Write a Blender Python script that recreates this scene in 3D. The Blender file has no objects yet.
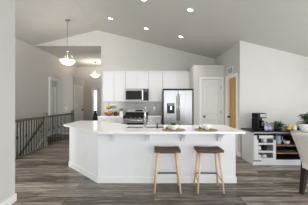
import bpy, bmesh, math, random
from mathutils import Vector, Matrix
random.seed(7)
SC = bpy.context.scene
COL = SC.collection

# ------------------------------------------------------------------ camera, world, light, exposure
CAM_H = 1.34
F_PX = 190.0
cd = bpy.data.cameras.new('camera'); cam = bpy.data.objects.new('camera', cd); COL.objects.link(cam)
cam.location = (0, 0, CAM_H); cam.rotation_euler = (math.pi/2, 0, 0)
cd.sensor_width = 36; cd.lens = 36*F_PX/308; cd.clip_start = 0.05
SC.camera = cam

w = bpy.data.worlds.new('sky'); SC.world = w; w.use_nodes = True
w.node_tree.nodes['Background'].inputs[0].default_value = (0.80, 0.90, 1.0, 1)
w.node_tree.nodes['Background'].inputs[1].default_value = 1.6

def area(name, loc, rot, sx, sy, power, col=(1, 1, 1)):
    l = bpy.data.lights.new(name, 'AREA'); l.shape = 'RECTANGLE'; l.size = sx; l.size_y = sy
    l.energy = power; l.color = col
    o = bpy.data.objects.new(name, l); COL.objects.link(o); o.location = loc; o.rotation_euler = rot
    return o
R = math.radians
# daylight entering by the windows behind and to the right of the camera; the entry pair are added fill lamps
area('daylight_front_window', (1.3, -2.95, 1.35), (R(90), 0, 0), 5.0, 2.3, 86, (1.0, 0.985, 0.955))
area('daylight_dining_window', (4.66, 1.2, 1.2), (R(90), 0, R(90)), 3.6, 1.9, 95, (0.99, 0.99, 1.0))
area('added_entry_fill', (-4.2, 2.1, 1.7), (R(90), 0, R(-90)), 1.8, 1.5, 24, (1.0, 0.98, 0.95))  # unseen fill lamp added to light the entry side
area('added_hall_fill', (-3.3, -1.95, 1.45), (R(90), 0, 0), 1.5, 2.0, 105, (1.0, 0.98, 0.95))  # unseen fill lamp added to brighten the hall; no door stands here

SC.view_settings.view_transform = 'Standard'; SC.view_settings.look = 'None'
SC.view_settings.gamma = 1.0; SC.view_settings.use_curve_mapping = False
SC.view_settings.exposure = 0.46
SC.cycles.use_denoising = True
SC.cycles.max_bounces = 10; SC.cycles.diffuse_bounces = 6
SC.cycles.sample_clamp_indirect = 6.0

# ------------------------------------------------------------------ materials
def nt(name):
    m = bpy.data.materials.new(name); m.use_nodes = True
    t = m.node_tree; return m, t, t.nodes['Principled BSDF']

def mat(name, col, rough=0.5, metal=0.0, noise=0.06, scale=12, bump=0.0, bscale=60, stretch=(1, 1, 1), emit=None, trans=0.0, coat=0.0, spec=0.5):
    m, t, p = nt(name)
    tc = t.nodes.new('ShaderNodeTexCoord'); mp = t.nodes.new('ShaderNodeMapping')
    mp.inputs['Scale'].default_value = stretch
    t.links.new(tc.outputs['Object'], mp.inputs[0])
    n = t.nodes.new('ShaderNodeTexNoise'); n.inputs['Scale'].default_value = scale; n.inputs['Detail'].default_value = 4
    t.links.new(mp.outputs[0], n.inputs[0])
    r = t.nodes.new('ShaderNodeValToRGB')
    r.color_ramp.elements[0].position = 0.3; r.color_ramp.elements[1].position = 0.7
    r.color_ramp.elements[0].color = tuple(max(0, c*(1-noise)) for c in col)+(1,)
    r.color_ramp.elements[1].color = tuple(min(1, c*(1+noise)) for c in col)+(1,)
    t.links.new(n.outputs[0], r.inputs[0]); t.links.new(r.outputs[0], p.inputs['Base Color'])
    p.inputs['Roughness'].default_value = rough; p.inputs['Metallic'].default_value = metal
    p.inputs['Specular IOR Level'].default_value = spec
    if coat: p.inputs['Coat Weight'].default_value = coat
    if trans: p.inputs['Transmission Weight'].default_value = trans
    if emit:
        p.inputs['Emission Color'].default_value = (*emit[0], 1); p.inputs['Emission Strength'].default_value = emit[1]
    if bump:
        n2 = t.nodes.new('ShaderNodeTexNoise'); n2.inputs['Scale'].default_value = bscale
        t.links.new(mp.outputs[0], n2.inputs[0])
        b = t.nodes.new('ShaderNodeBump'); b.inputs['Strength'].default_value = bump; b.inputs['Distance'].default_value = 0.01
        t.links.new(n2.outputs[0], b.inputs['Height']); t.links.new(b.outputs[0], p.inputs['Normal'])
    return m

def alabaster_mat():
    m, t, p = nt('alabaster_glass')
    p.inputs['Base Color'].default_value = (0.86, 0.83, 0.78, 1); p.inputs['Roughness'].default_value = 0.4
    tr = t.nodes.new('ShaderNodeBsdfTranslucent'); mx = t.nodes.new('ShaderNodeMixShader'); mx.inputs[0].default_value = 0.78
    n = t.nodes.new('ShaderNodeTexNoise'); n.inputs['Scale'].default_value = 9; r = t.nodes.new('ShaderNodeValToRGB')
    r.color_ramp.elements[0].color = (0.72, 0.66, 0.58, 1); r.color_ramp.elements[1].color = (0.92, 0.89, 0.84, 1)
    t.links.new(n.outputs[0], r.inputs[0]); t.links.new(r.outputs[0], tr.inputs[0])
    t.links.new(p.outputs[0], mx.inputs[1]); t.links.new(tr.outputs[0], mx.inputs[2])
    t.links.new(mx.outputs[0], t.nodes['Material Output'].inputs[0])
    return m

def floor_mat():
    m, t, p = nt('plank_floor')
    tc = t.nodes.new('ShaderNodeTexCoord')
    br = t.nodes.new('ShaderNodeTexBrick')
    br.inputs['Color1'].default_value = (0, 0, 0, 1); br.inputs['Color2'].default_value = (1, 1, 1, 1)
    br.inputs['Mortar'].default_value = (0.35, 0.35, 0.35, 1)
    br.inputs['Scale'].default_value = 1.0; br.inputs['Mortar Size'].default_value = 0.0025
    br.inputs['Brick Width'].default_value = 1.22; br.inputs['Row Height'].default_value = 0.15
    br.offset = 0.37; br.offset_frequency = 3
    t.links.new(tc.outputs['Object'], br.inputs['Vector'])
    # grain, shifted plank by plank
    sh = t.nodes.new('ShaderNodeVectorMath'); sh.operation = 'MULTIPLY_ADD'
    sh.inputs[1].default_value = (7.3, 3.1, 1.0)
    t.links.new(br.outputs['Color'], sh.inputs[0]); t.links.new(tc.outputs['Object'], sh.inputs[2])
    mp = t.nodes.new('ShaderNodeMapping'); mp.inputs['Scale'].default_value = (0.8, 13, 1)
    t.links.new(sh.outputs[0], mp.inputs[0])
    n = t.nodes.new('ShaderNodeTexNoise'); n.inputs['Scale'].default_value = 1.5; n.inputs['Detail'].default_value = 5; n.inputs['Roughness'].default_value = 0.6
    n.inputs['Distortion'].default_value = 0.6
    t.links.new(mp.outputs[0], n.inputs[0])
    mx = t.nodes.new('ShaderNodeMix'); mx.data_type = 'FLOAT'; mx.inputs[0].default_value = 0.80
    t.links.new(br.outputs['Color'], mx.inputs[2]); t.links.new(n.outputs[0], mx.inputs[3])
    mp2 = t.nodes.new('ShaderNodeMapping'); mp2.inputs['Scale'].default_value = (2.6, 30, 1)
    t.links.new(sh.outputs[0], mp2.inputs[0])
    n2 = t.nodes.new('ShaderNodeTexNoise'); n2.inputs['Scale'].default_value = 1.3; n2.inputs['Detail'].default_value = 3; n2.inputs['Distortion'].default_value = 1.0
    t.links.new(mp2.outputs[0], n2.inputs[0])
    m2 = t.nodes.new('ShaderNodeMix'); m2.data_type = 'FLOAT'; m2.inputs[0].default_value = 0.38
    t.links.new(mx.outputs[0], m2.inputs[2]); t.links.new(n2.outputs[0], m2.inputs[3]); mx = m2
    r = t.nodes.new('ShaderNodeValToRGB'); e = r.color_ramp.elements
    e[0].position = 0.37; e[0].color = (0.028, 0.021, 0.015, 1)
    e[1].position = 0.62; e[1].color = (0.42, 0.375, 0.32, 1)
    k = e.new(0.49); k.color = (0.140, 0.117, 0.092, 1)
    t.links.new(mx.outputs[0], r.inputs[0])
    dk = t.nodes.new('ShaderNodeMix'); dk.data_type = 'RGBA'; dk.inputs[7].default_value = (0.045, 0.04, 0.034, 1)
    t.links.new(br.outputs['Fac'], dk.inputs[0]); t.links.new(r.outputs[0], dk.inputs[6])
    t.links.new(dk.outputs[2], p.inputs['Base Color'])
    p.inputs['Roughness'].default_value = 0.34
    b = t.nodes.new('ShaderNodeBump'); b.inputs['Strength'].default_value = 0.12; b.inputs['Distance'].default_value = 0.004
    t.links.new(n.outputs[0], b.inputs['Height']); t.links.new(b.outputs[0], p.inputs['Normal'])
    return m

def tile_mat():
    m, t, p = nt('backsplash_tile')
    tc = t.nodes.new('ShaderNodeTexCoord'); mp = t.nodes.new('ShaderNodeMapping')
    mp.inputs['Rotation'].default_value = (R(90), 0, 0)
    t.links.new(tc.outputs['Object'], mp.inputs[0])
    br = t.nodes.new('ShaderNodeTexBrick'); br.inputs['Scale'].default_value = 1
    br.inputs['Color1'].default_value = (0.36, 0.355, 0.345, 1); br.inputs['Color2'].default_value = (0.44, 0.435, 0.42, 1)
    br.inputs['Mortar'].default_value = (0.6, 0.6, 0.58, 1); br.inputs['Mortar Size'].default_value = 0.003
    br.inputs['Brick Width'].default_value = 0.15; br.inputs['Row Height'].default_value = 0.075
    t.links.new(mp.outputs[0], br.inputs['Vector']); t.links.new(br.outputs['Color'], p.inputs['Base Color'])
    p.inputs['Roughness'].default_value = 0.2
    return m

def glass_mat(name, tint=(0.95, 0.97, 0.97)):
    m, t, p = nt(name)
    p.inputs['Base Color'].default_value = (*tint, 1); p.inputs['Transmission Weight'].default_value = 1
    p.inputs['Roughness'].default_value = 0.03; p.inputs['IOR'].default_value = 1.45
    return m

M = dict(
    floor=floor_mat(), tile=tile_mat(),
    wall=mat('wall_paint', (0.60, 0.585, 0.56), 0.9, noise=0.012, scale=3, bump=0.05, bscale=180),
    ceil=mat('ceiling_paint', (0.60, 0.585, 0.555), 0.95, noise=0.012, scale=3, bump=0.06, bscale=120),
    trim=mat('trim_paint', (0.82, 0.82, 0.81), 0.45, noise=0.01),
    door=mat('door_paint', (0.80, 0.80, 0.80), 0.45, noise=0.01),
    cab=mat('cabinet_paint', (0.67, 0.675, 0.69), 0.35, noise=0.01),
    island=mat('island_paint', (0.80, 0.805, 0.825), 0.5, noise=0.012),
    quartz=mat('quartz_top', (0.91, 0.91, 0.92), 0.15, noise=0.03, scale=25),
    steel=mat('stainless_steel', (0.34, 0.34, 0.35), 0.32, 1.0, noise=0.2, scale=3, stretch=(60, 60, 0.4)),
    darksteel=mat('dark_steel', (0.12, 0.12, 0.125), 0.4, 0.8, noise=0.1),
    chrome=mat('brushed_chrome', (0.60, 0.60, 0.60), 0.2, 1.0, noise=0.03),
    black=mat('black_gloss', (0.010, 0.010, 0.011), 0.3, noise=0.2, spec=0.2),
    blackm=mat('black_iron', (0.016, 0.016, 0.016), 0.6, 0.0, noise=0.2, spec=0.25),
    darkgrey=mat('dark_grey_plastic', (0.05, 0.05, 0.055), 0.4, noise=0.1),
    railwood=mat('grey_brown_stained_wood', (0.12, 0.105, 0.075), 0.45, noise=0.3, scale=6, stretch=(8, 1, 8)),
    newel=mat('newel_stained_wood', (0.21, 0.19, 0.155), 0.5, noise=0.3, scale=6, stretch=(8, 8, 1)),
    carpet=mat('charcoal_stair_carpet', (0.10, 0.095, 0.09), 1.0, noise=0.35, scale=150, bump=0.3, bscale=300),
    honey=mat('honey_stained_wood', (0.50, 0.295, 0.075), 0.45, noise=0.16, scale=5, stretch=(9, 9, 0.8)),
    paleoak=mat('pale_beech', (0.72, 0.55, 0.36), 0.5, noise=0.14, scale=7, stretch=(12, 12, 1)),
    seat=mat('dark_brown_leather', (0.098, 0.062, 0.043), 0.8, noise=0.25, scale=25, bump=0.15, bscale=200),
    upholstery=mat('greige_linen', (0.80, 0.78, 0.745), 0.95, noise=0.08, scale=160, bump=0.2, bscale=400),
    espresso=mat('espresso_wood', (0.024, 0.014, 0.011), 0.5, spec=0.25, noise=0.3, scale=8, stretch=(10, 10, 1)),
    walnut=mat('dark_walnut_interior', (0.035, 0.020, 0.013), 0.5, noise=0.3, scale=5, stretch=(1, 9, 9)),
    shelfwood=mat('oak_shelf_edge', (0.30, 0.19, 0.10), 0.5, noise=0.2, scale=8, stretch=(1, 9, 9)),
    tabletop=mat('whitewashed_table_wood', (0.55, 0.50, 0.44), 0.4, noise=0.12, scale=6, stretch=(1, 10, 10)),
    ceramic=mat('white_ceramic', (0.84, 0.84, 0.83), 0.2, noise=0.02, coat=0.3),
    lavender=mat('lavender_glaze', (0.52, 0.53, 0.72), 0.25, noise=0.08, coat=0.3),
    paleblue=mat('pale_blue_glaze', (0.55, 0.63, 0.76), 0.3, noise=0.05),
    leaf=mat('dark_green_leaf', (0.045, 0.10, 0.028), 0.5, noise=0.5, scale=30),
    salad=mat('bright_green_leaf', (0.20, 0.33, 0.05), 0.5, noise=0.4, scale=60),
    lemon=mat('lemon_skin', (0.80, 0.60, 0.06), 0.4, noise=0.12, scale=40, bump=0.2, bscale=150),
    apple=mat('red_apple_skin', (0.50, 0.12, 0.06), 0.35, noise=0.35, scale=15),
    pear=mat('green_pear_skin', (0.55, 0.58, 0.16), 0.4, noise=0.15, scale=20),
    orange=mat('orange_peel', (0.76, 0.32, 0.04), 0.45, noise=0.12, scale=40),
    copper=mat('aged_copper', (0.42, 0.17, 0.07), 0.35, 0.8, noise=0.3),
    jute=mat('woven_seagrass', (0.30, 0.245, 0.14), 0.9, noise=0.4, scale=90, bump=0.5, bscale=120),
    linen=mat('white_linen_napkin', (0.78, 0.77, 0.76), 0.9, noise=0.04),
    bronze=mat('dark_bronze', (0.06, 0.05, 0.042), 0.4, 0.7, noise=0.2),
    nickel=mat('brushed_nickel', (0.34, 0.325, 0.30), 0.35, 0.9, noise=0.06),
    brass=mat('aged_brass', (0.42, 0.29, 0.12), 0.4, 0.9, noise=0.1),
    alabaster=alabaster_mat(),
    lens=mat('lit_lamp_lens', (0.9, 0.9, 0.88), 0.4, emit=((1, 0.95, 0.86), 9.0)),
    glass=glass_mat('clear_glass'), smoke=glass_mat('smoky_glass', (0.25, 0.24, 0.24)),
    display=mat('dark_display', (0.01, 0.012, 0.02), 0.1),
    blueled=mat('dispenser_panel', (0.10, 0.13, 0.18), 0.2),
    soil=mat('potting_soil', (0.04, 0.028, 0.018), 1.0, noise=0.4, scale=80),
)

# ------------------------------------------------------------------ mesh builder
class MB:
    def __init__(s): s.v = []; s.f = []; s.sm = []
    def addbm(s, bm, smooth=False):
        k = len(s.v); bm.verts.ensure_lookup_table(); bm.verts.index_update()
        s.v += [tuple(v.co) for v in bm.verts]
        for f in bm.faces: s.f.append([k+v.index for v in f.verts]); s.sm.append(smooth)
        bm.free(); return s
    def box(s, x0, x1, y0, y1, z0, z1, bev=0.0, rot=None, seg=2):
        bm = bmesh.new(); bmesh.ops.create_cube(bm, size=1)
        c = Vector(((x0+x1)/2, (y0+y1)/2, (z0+z1)/2))
        for v in bm.verts: v.co = Vector((v.co.x*(x1-x0), v.co.y*(y1-y0), v.co.z*(z1-z0)))
        if bev: bmesh.ops.bevel(bm, geom=bm.edges[:], offset=bev, segments=seg, affect='EDGES', profile=0.5)
        for v in bm.verts: v.co = (rot @ v.co if rot else v.co) + c
        return s.addbm(bm)
    def prism(s, poly, a0, a1, axis='z', bev=0.0):
        # poly: 2-D outline in the two axes other than `axis`, in x,y,z order
        bm = bmesh.new()
        def P(u, v, a): return {'z': (u, v, a), 'y': (u, a, v), 'x': (a, u, v)}[axis]
        b = [bm.verts.new(P(u, v, a0)) for u, v in poly]; t = [bm.verts.new(P(u, v, a1)) for u, v in poly]
        n = len(poly); bm.faces.new(b[::-1]); bm.faces.new(t)
        for i in range(n): bm.faces.new((b[i], b[(i+1) % n], t[(i+1) % n], t[i]))
        bmesh.ops.recalc_face_normals(bm, faces=bm.faces[:])
        if bev: bmesh.ops.bevel(bm, geom=bm.edges[:], offset=bev, segments=2, affect='EDGES', profile=0.5)
        return s.addbm(bm)
    def cone(s, p0, p1, r0, r1, seg=12, smooth=True):
        p0 = Vector(p0); p1 = Vector(p1); d = p1-p0; L = d.length
        q = d.to_track_quat('Z', 'Y').to_matrix()
        bm = bmesh.new(); bmesh.ops.create_cone(bm, cap_ends=True, segments=seg, radius1=r0, radius2=r1, depth=L)
        for v in bm.verts: v.co = q @ v.co + (p0+p1)/2
        k = len(s.sm); s.addbm(bm, smooth)
        return s
    def bar(s, p0, p1, a, b, bev=0.0, a2=None, b2=None):
        # tapering rectangular bar
        p0 = Vector(p0); p1 = Vector(p1); d = p1-p0
        up = Vector((0, 1, 0)) if abs(d.normalized().y) < 0.9 else Vector((0, 0, 1))
        x = up.cross(d).normalized(); y = d.cross(x).normalized(); a2 = a2 or a; b2 = b2 or b
        bm = bmesh.new()
        lo = [bm.verts.new(p0 + x*u*a/2 + y*v*b/2) for u, v in ((-1, -1), (1, -1), (1, 1), (-1, 1))]
        hi = [bm.verts.new(p1 + x*u*a2/2 + y*v*b2/2) for u, v in ((-1, -1), (1, -1), (1, 1), (-1, 1))]
        bm.faces.new(lo[::-1]); bm.faces.new(hi)
        for i in range(4): bm.faces.new((lo[i], lo[(i+1) % 4], hi[(i+1) % 4], hi[i]))
        bmesh.ops.recalc_face_normals(bm, faces=bm.faces[:])
        if bev: bmesh.ops.bevel(bm, geom=bm.edges[:], offset=bev, segments=2, affect='EDGES', profile=0.5)
        return s.addbm(bm)
    def lathe(s, prof, c=(0, 0, 0), seg=24, close=False):
        k = len(s.v); n = len(prof)
        for r, z in prof:
            for i in range(seg):
                a = 2*math.pi*i/seg; s.v.append((c[0]+r*math.cos(a), c[1]+r*math.sin(a), c[2]+z))
        for j in range(n-1 + (1 if close else 0)):
            j2 = (j+1) % n
            for i in range(seg):
                i2 = (i+1) % seg
                s.f.append([k+j*seg+i, k+j*seg+i2, k+j2*seg+i2, k+j2*seg+i]); s.sm.append(True)
        if not close:
            if prof[0][0] > 1e-4: s.f.append([k+i for i in range(seg)][::-1]); s.sm.append(False)
            if prof[-1][0] > 1e-4: s.f.append([k+(n-1)*seg+i for i in range(seg)]); s.sm.append(False)
        return s
    def tube(s, pts, r, seg=8):
        pts = [Vector(p) for p in pts]; k = len(s.v); n = len(pts)
        rr = r if isinstance(r, (list, tuple)) else [r]*n
        up = None
        for i, p in enumerate(pts):
            d = (pts[min(i+1, n-1)]-pts[max(i-1, 0)]).normalized()
            if up is None: up = Vector((0, 0, 1)) if abs(d.z) < 0.9 else Vector((1, 0, 0))
            x = d.cross(up).normalized(); y = x.cross(d).normalized(); up = y
            for j in range(seg):
                a = 2*math.pi*j/seg; s.v.append(tuple(p + x*rr[i]*math.cos(a) + y*rr[i]*math.sin(a)))
        for i in range(n-1):
            for j in range(seg):
                j2 = (j+1) % seg
                s.f.append([k+i*seg+j, k+i*seg+j2, k+(i+1)*seg+j2, k+(i+1)*seg+j]); s.sm.append(True)
        s.f.append([k+j for j in range(seg)][::-1]); s.sm.append(False)
        s.f.append([k+(n-1)*seg+j for j in range(seg)]); s.sm.append(False)
        return s
    def ball(s, c, rx, ry=None, rz=None, seg=12):
        bm = bmesh.new(); bmesh.ops.create_uvsphere(bm, u_segments=seg, v_segments=max(6, seg*2//3), radius=1)
        for v in bm.verts: v.co = Vector((c[0]+v.co.x*rx, c[1]+v.co.y*(ry or rx), c[2]+v.co.z*(rz or rx)))
        return s.addbm(bm, True)
    def leaf(s, p, d, L, W, droop=0.25):
        # a leaf blade with a midrib fold and a little thickness
        p = Vector(p); d = Vector(d).normalized(); side = d.cross(Vector((0, 0, 1)))
        side = side.normalized() if side.length > 1e-3 else Vector((1, 0, 0))
        up = side.cross(d).normalized(); k = len(s.v); th = 0.0015
        rows = [(0, 0.06), (0.25, 0.8), (0.55, 1.0), (0.82, 0.6), (1.0, 0.04)]
        for sg in (1, -1):
            for t, wd in rows:
                c = p + d*L*t - Vector((0, 0, 1))*droop*L*t*t + up*th*sg
                for q in (-1, 0, 1): s.v.append(tuple(c + side*q*wd*W/2 + up*(abs(q)*0.12*W*wd)))
        n = len(rows)
        for h in (0, 1):
            b = k+h*n*3
            for i in range(n-1):
                for q in (0, 1):
                    f = [b+i*3+q, b+i*3+q+1, b+(i+1)*3+q+1, b+(i+1)*3+q]
                    s.f.append(f if h == 0 else f[::-1]); s.sm.append(True)
        return s
    def build(s, name, m, parent=None, loc=(0, 0, 0)):
        me = bpy.data.meshes.new(name); me.from_pydata(s.v, [], s.f); me.update()
        me.polygons.foreach_set('use_smooth', s.sm)
        me.materials.append(M[m] if isinstance(m, str) else m)
        o = bpy.data.objects.new(name, me); COL.objects.link(o); o.location = loc
        if parent: o.parent = parent
        return o

def struct(name, mb, m, parent=None):
    o = mb.build(name, m, parent)
    if not parent: o['kind'] = 'structure'
    return o
def thing(name, label, cat, loc=(0, 0, 0), rz=0.0, group=None):
    o = bpy.data.objects.new(name, None); o.empty_display_size = 0.1; COL.objects.link(o)
    o.location = loc; o.rotation_euler = (0, 0, rz); o['label'] = label; o['category'] = cat
    if group: o['group'] = group
    return o
def single(o, label, cat, group=None):
    o['label'] = label; o['category'] = cat
    if group: o['group'] = group
    return o
def dup(root, loc, label, rz=None, group=None):
    r = root.copy(); COL.objects.link(r); r.location = loc; r['label'] = label
    if rz is not None: r.rotation_euler = (r.rotation_euler[0], r.rotation_euler[1], rz)
    if group: r['group'] = group
    for ch in list(root.children):
        c = ch.copy(); COL.objects.link(c); c.parent = r
        for g in list(ch.children):
            d = g.copy(); COL.objects.link(d); d.parent = c
    return r

# ------------------------------------------------------------------ room shell
RX, RZ, SL = -2.0, 3.88, 0.245          # ridge line and roof slope
def cz(x): return RZ - SL*abs(x-RX)
XL, XR, YB = -4.25, 2.12, 6.67          # stair wall, pantry side wall, kitchen wall
XE, YF = 4.7, -3.0                      # dining wall, window wall behind the camera
YW = 4.69                               # wall behind the coffee bar
HZ = 3.33                               # flat ceiling of the entry hall

f = MB()
f.box(-3.3, XE, YF, 10.5, -0.22, 0)
f.box(XL, -3.3, 7.45, 10.5, -0.22, 0)
f.box(XL, -3.3, -2.0, 3.6, -0.22, 0)
struct('floor', f, 'floor')
struct('floor_lower', MB().box(XL-0.1, -3.2, 3.4, 7.6, -2.9, -2.8), 'floor')

c = MB()
c.prism([(XL-0.12, cz(XL-0.12)), (RX, RZ), (XE+0.12, cz(XE+0.12)), (XE+0.12, cz(XE+0.12)+0.12), (RX, RZ+0.12), (XL-0.12, cz(XL-0.12)+0.12)], YF-0.12, YB, 'y')
struct('ceiling', c, 'ceil')
struct('ceiling_hall', MB().box(XL-0.12, -1.86, YB+0.12, 10.62, HZ, HZ+0.1), 'ceil')

struct('wall_back', MB().prism([(-1.86, 0), (XR+0.12, 0), (XR+0.12, cz(XR+0.12)), (RX, RZ), (XL, cz(XL)), (XL, HZ), (-1.86, HZ)], YB, YB+0.12, 'y'), 'wall')
# stair wall: cased door opening far back, unseen window opening added near the entry to let in light
lw = MB()
lw.box(XL-0.12, XL, -2.0, 0.9, -0.22, cz(XL)); lw.box(XL-0.12, XL, 0.9, 3.3, -0.22, 0.9); lw.box(XL-0.12, XL, 0.9, 3.3, 2.5, cz(XL))
lw.box(XL-0.12, XL, 3.3, 7.80, -2.9, HZ); lw.box(XL-0.12, XL, 7.80, 8.10, 2.0, HZ); lw.box(XL-0.12, XL, 8.10, 10.5, -0.22, HZ)
struct('wall_left', lw, 'wall')
struct('wall_stairwell_right', MB().box(-3.3, -3.2, 3.6, 7.45, -2.8, -0.22), 'wall')
struct('wall_stairwell_back', MB().box(XL, -3.2, 7.46, 7.56, -2.8, -0.22), 'wall')
struct('wall_stairwell_front', MB().box(XL, -3.2, 3.5, 3.6, -2.8, -0.22), 'wall')
struct('wall_near', MB().box(-2.01, -1.89, YF, 2.585, 0, cz(-1.95)), 'wall')
struct('wall_entry', MB().box(XL-0.12, -4.1, -2.12, -2.0, 0, 2.5).box(-2.5, -2.01, -2.12, -2.0, 0, 2.5).prism([(XL-0.12, 2.5), (-2.01, 2.5), (-2.01, cz(-2.01)), (XL-0.12, cz(XL-0.12))], -2.12, -2.0, 'y'), 'wall')
# wall behind the camera, with its wide window
fw = MB()
fw.prism([(-2.01, 0), (-1.35, 0), (-1.35, cz(-1.35)), (RX, RZ), (-2.01, cz(-2.01))], YF-0.12, YF, 'y')
fw.box(-1.35, 3.95, YF-0.12, YF, 0, 0.12)
fw.prism([(-1.35, 2.55), (3.95, 2.43), (3.95, cz(3.95)), (-1.35, cz(-1.35))], YF-0.12, YF, 'y')
fw.prism([(3.95, 0), (XE, 0), (XE, cz(XE)), (3.95, cz(3.95))], YF-0.12, YF, 'y')
struct('wall_front', fw, 'wall')
wf = MB()
for x in (-1.32, 0.0, 1.3, 2.6, 3.9): wf.box(x-0.03, x+0.03, YF-0.10, YF-0.04, 0.12, 2.45)
wf.box(-1.35, 3.95, YF-0.10, YF-0.04, 0.12, 0.18).box(-1.35, 3.95, YF-0.10, YF-0.04, 2.39, 2.45)
struct('window_1', wf, 'trim')
dw = MB()
dw.box(XE, XE+0.12, YF, -0.7, 0, cz(XE)); dw.box(XE, XE+0.12, -0.7, 3.1, 0, 0.2); dw.box(XE, XE+0.12, -0.7, 3.1, 2.1, cz(XE)); dw.box(XE, XE+0.12, 3.1, YW+0.12, 0, cz(XE))
struct('wall_dining', dw, 'wall')
wf = MB()
for y in (-0.67, 0.58, 1.83, 3.07): wf.box(XE+0.04, XE+0.10, y-0.03, y+0.03, 0.2, 2.1)
wf.box(XE+0.04, XE+0.10, -0.7, 3.1, 0.2, 0.26).box(XE+0.04, XE+0.10, -0.7, 3.1, 2.04, 2.1)
struct('window_2', wf, 'trim')
# pantry-side wall with the wooden door, wall behind the coffee bar, pantry box
DY0, DY1, DH = 4.885, 5.50, 2.02
rw = MB()
rw.box(XR, XR+0.12, YW+0.12, DY0, 0, cz(XR+0.06)).box(XR, XR+0.12, DY1, YB, 0, cz(XR+0.06)).box(XR, XR+0.12, DY0, DY1, DH, cz(XR+0.06))
struct('wall_right', rw, 'wall')
struct('wall_bar', MB().prism([(XR, 0), (XE, 0), (XE, cz(XE)), (XR, cz(XR))], YW, YW+0.12, 'y'), 'wall')
PX0, PY, PZ = 1.20, 5.75, 2.475
QX0, QX1 = 1.445, 2.035                # pantry door opening
pw = MB()
pw.box(PX0, QX0, PY, PY+0.1, 0, PZ-0.03).box(QX1, XR, PY, PY+0.1, 0, PZ-0.03).box(QX0, QX1, PY, PY+0.1, 2.04, PZ-0.03)
pw.box(PX0, PX0+0.1, PY+0.1, YB, 0, PZ-0.03).box(PX0, XR, PY, YB, PZ-0.03, PZ)
struct('wall_pantry', pw, 'wall')
# entry hall
hb = MB(); SX0, SX1 = -3.37, -3.13
hb.box(XL, SX0, 10.5, 10.62, 0, HZ).box(SX1, -1.86, 10.5, 10.62, 0, HZ).box(SX0, SX1, 10.5, 10.62, 2.06, HZ).box(SX0, SX1, 10.5, 10.62, 0, 0.25)
struct('wall_hall_back', hb, 'wall')
struct('wall_hall_right', MB().box(-1.86, -1.74, YB+0.12, 10.62, 0, HZ), 'wall')
struct('wall_closet', MB().prism([(-3.42, 8.0), (-3.82, 8.0), (-4.24, 8.22), (-4.24, 9.3), (-3.42, 9.3)], 0, 2.44, 'z'), 'wall')
o = struct('window_3', MB().box(SX0, SX0+0.035, 10.51, 10.57, 0.25, 2.06).box(SX1-0.035, SX1, 10.51, 10.57, 0.25, 2.06).box(SX0+0.035, SX1-0.035, 10.51, 10.57, 2.0, 2.06).box(SX0+0.035, SX1-0.035, 10.51, 10.57, 0.25, 0.31), 'trim')
struct('pane', MB().box(SX0+0.035, SX1-0.035, 10.535, 10.545, 0.31, 2.0), 'glass', o)
struct('trim_1', MB().box(SX0-0.06, SX0, 10.47, 10.5, 0.2, 2.12).box(SX1, SX1+0.06, 10.47, 10.5, 0.2, 2.12).box(SX0-0.06, SX1+0.06, 10.47, 10.5, 2.06, 2.12), 'trim')
wf = MB().box(XL-0.1, XL-0.04, 0.9, 0.96, 0.9, 2.5).box(XL-0.1, XL-0.04, 3.24, 3.3, 0.9, 2.5).box(XL-0.1, XL-0.04, 2.07, 2.13, 0.9, 2.5)
wf.box(XL-0.1, XL-0.04, 0.9, 3.3, 0.9, 0.96).box(XL-0.1, XL-0.04, 0.9, 3.3, 2.44, 2.5)
struct('added_entry_window', wf, 'trim')  # frame of the unseen window added for entry light

# doors ------------------------------------------------------------
def arch(x0, x1, z0, z1, rise, n=8):
    pts = [(x0, z0), (x1, z0)]
    for i in range(n+1):
        t = i/n; x = x1+(x0-x1)*t; pts.append((x, z1 - rise + rise*math.sin(math.pi*t)))
    return pts
# pantry door: two moulded panels, the upper one arched
d1 = struct('door_1', MB().box(QX0+0.004, QX1-0.004, PY+0.02, PY+0.055, 0.01, 2.035), 'door')
def ring(outline, inset, y0, y1):
    mb = MB(); cx = sum(p[0] for p in outline)/len(outline); czz = sum(p[1] for p in outline)/len(outline)
    W = max(p[0] for p in outline)-min(p[0] for p in outline); H = max(p[1] for p in outline)-min(p[1] for p in outline)
    ii = [(cx+(p[0]-cx)*(1-2*inset/W), czz+(p[1]-czz)*(1-2*inset/H)) for p in outline]; n = len(outline); k = 0
    for q, y in ((outline, y1), (outline, y0), (ii, y0), (ii, y1)):
        mb.v += [(p[0], y, p[1]) for p in q]
    for a in range(3):
        for i in range(n):
            j = (i+1) % n; mb.f.append([a*n+i, a*n+j, (a+1)*n+j, (a+1)*n+i]); mb.sm.append(False)
    return mb
for ol in (arch(QX0+0.1, QX1-0.1, 1.02, 1.93, 0.09), arch(QX0+0.1, QX1-0.1, 0.2, 0.86, 0.0)):
    struct('door_panel', ring(ol, 0.028, PY+0.003, PY+0.022), 'door', d1)
h = MB().cone((QX0+0.075, PY+0.02, 0.92), (QX0+0.075, PY-0.03, 0.92), 0.027, 0.02, 14).ball((QX0+0.075, PY-0.045, 0.92), 0.028)
struct('door_knob', h, 'blackm', d1)
for z in (0.25, 1.05, 1.80): struct('hinge', MB().cone((QX1-0.006, PY+0.012, z-0.045), (QX1-0.006, PY+0.012, z+0.045), 0.008, 0.008, 8), 'bronze', d1)
struct('trim_2', MB().box(QX0-0.07, QX0, PY-0.018, PY, 0, 2.04, .004).box(QX1, QX1+0.07, PY-0.018, PY, 0, 2.04, .004).box(QX0-0.07, QX1+0.07, PY-0.018, PY, 2.04, 2.11, .004), 'trim')
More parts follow.
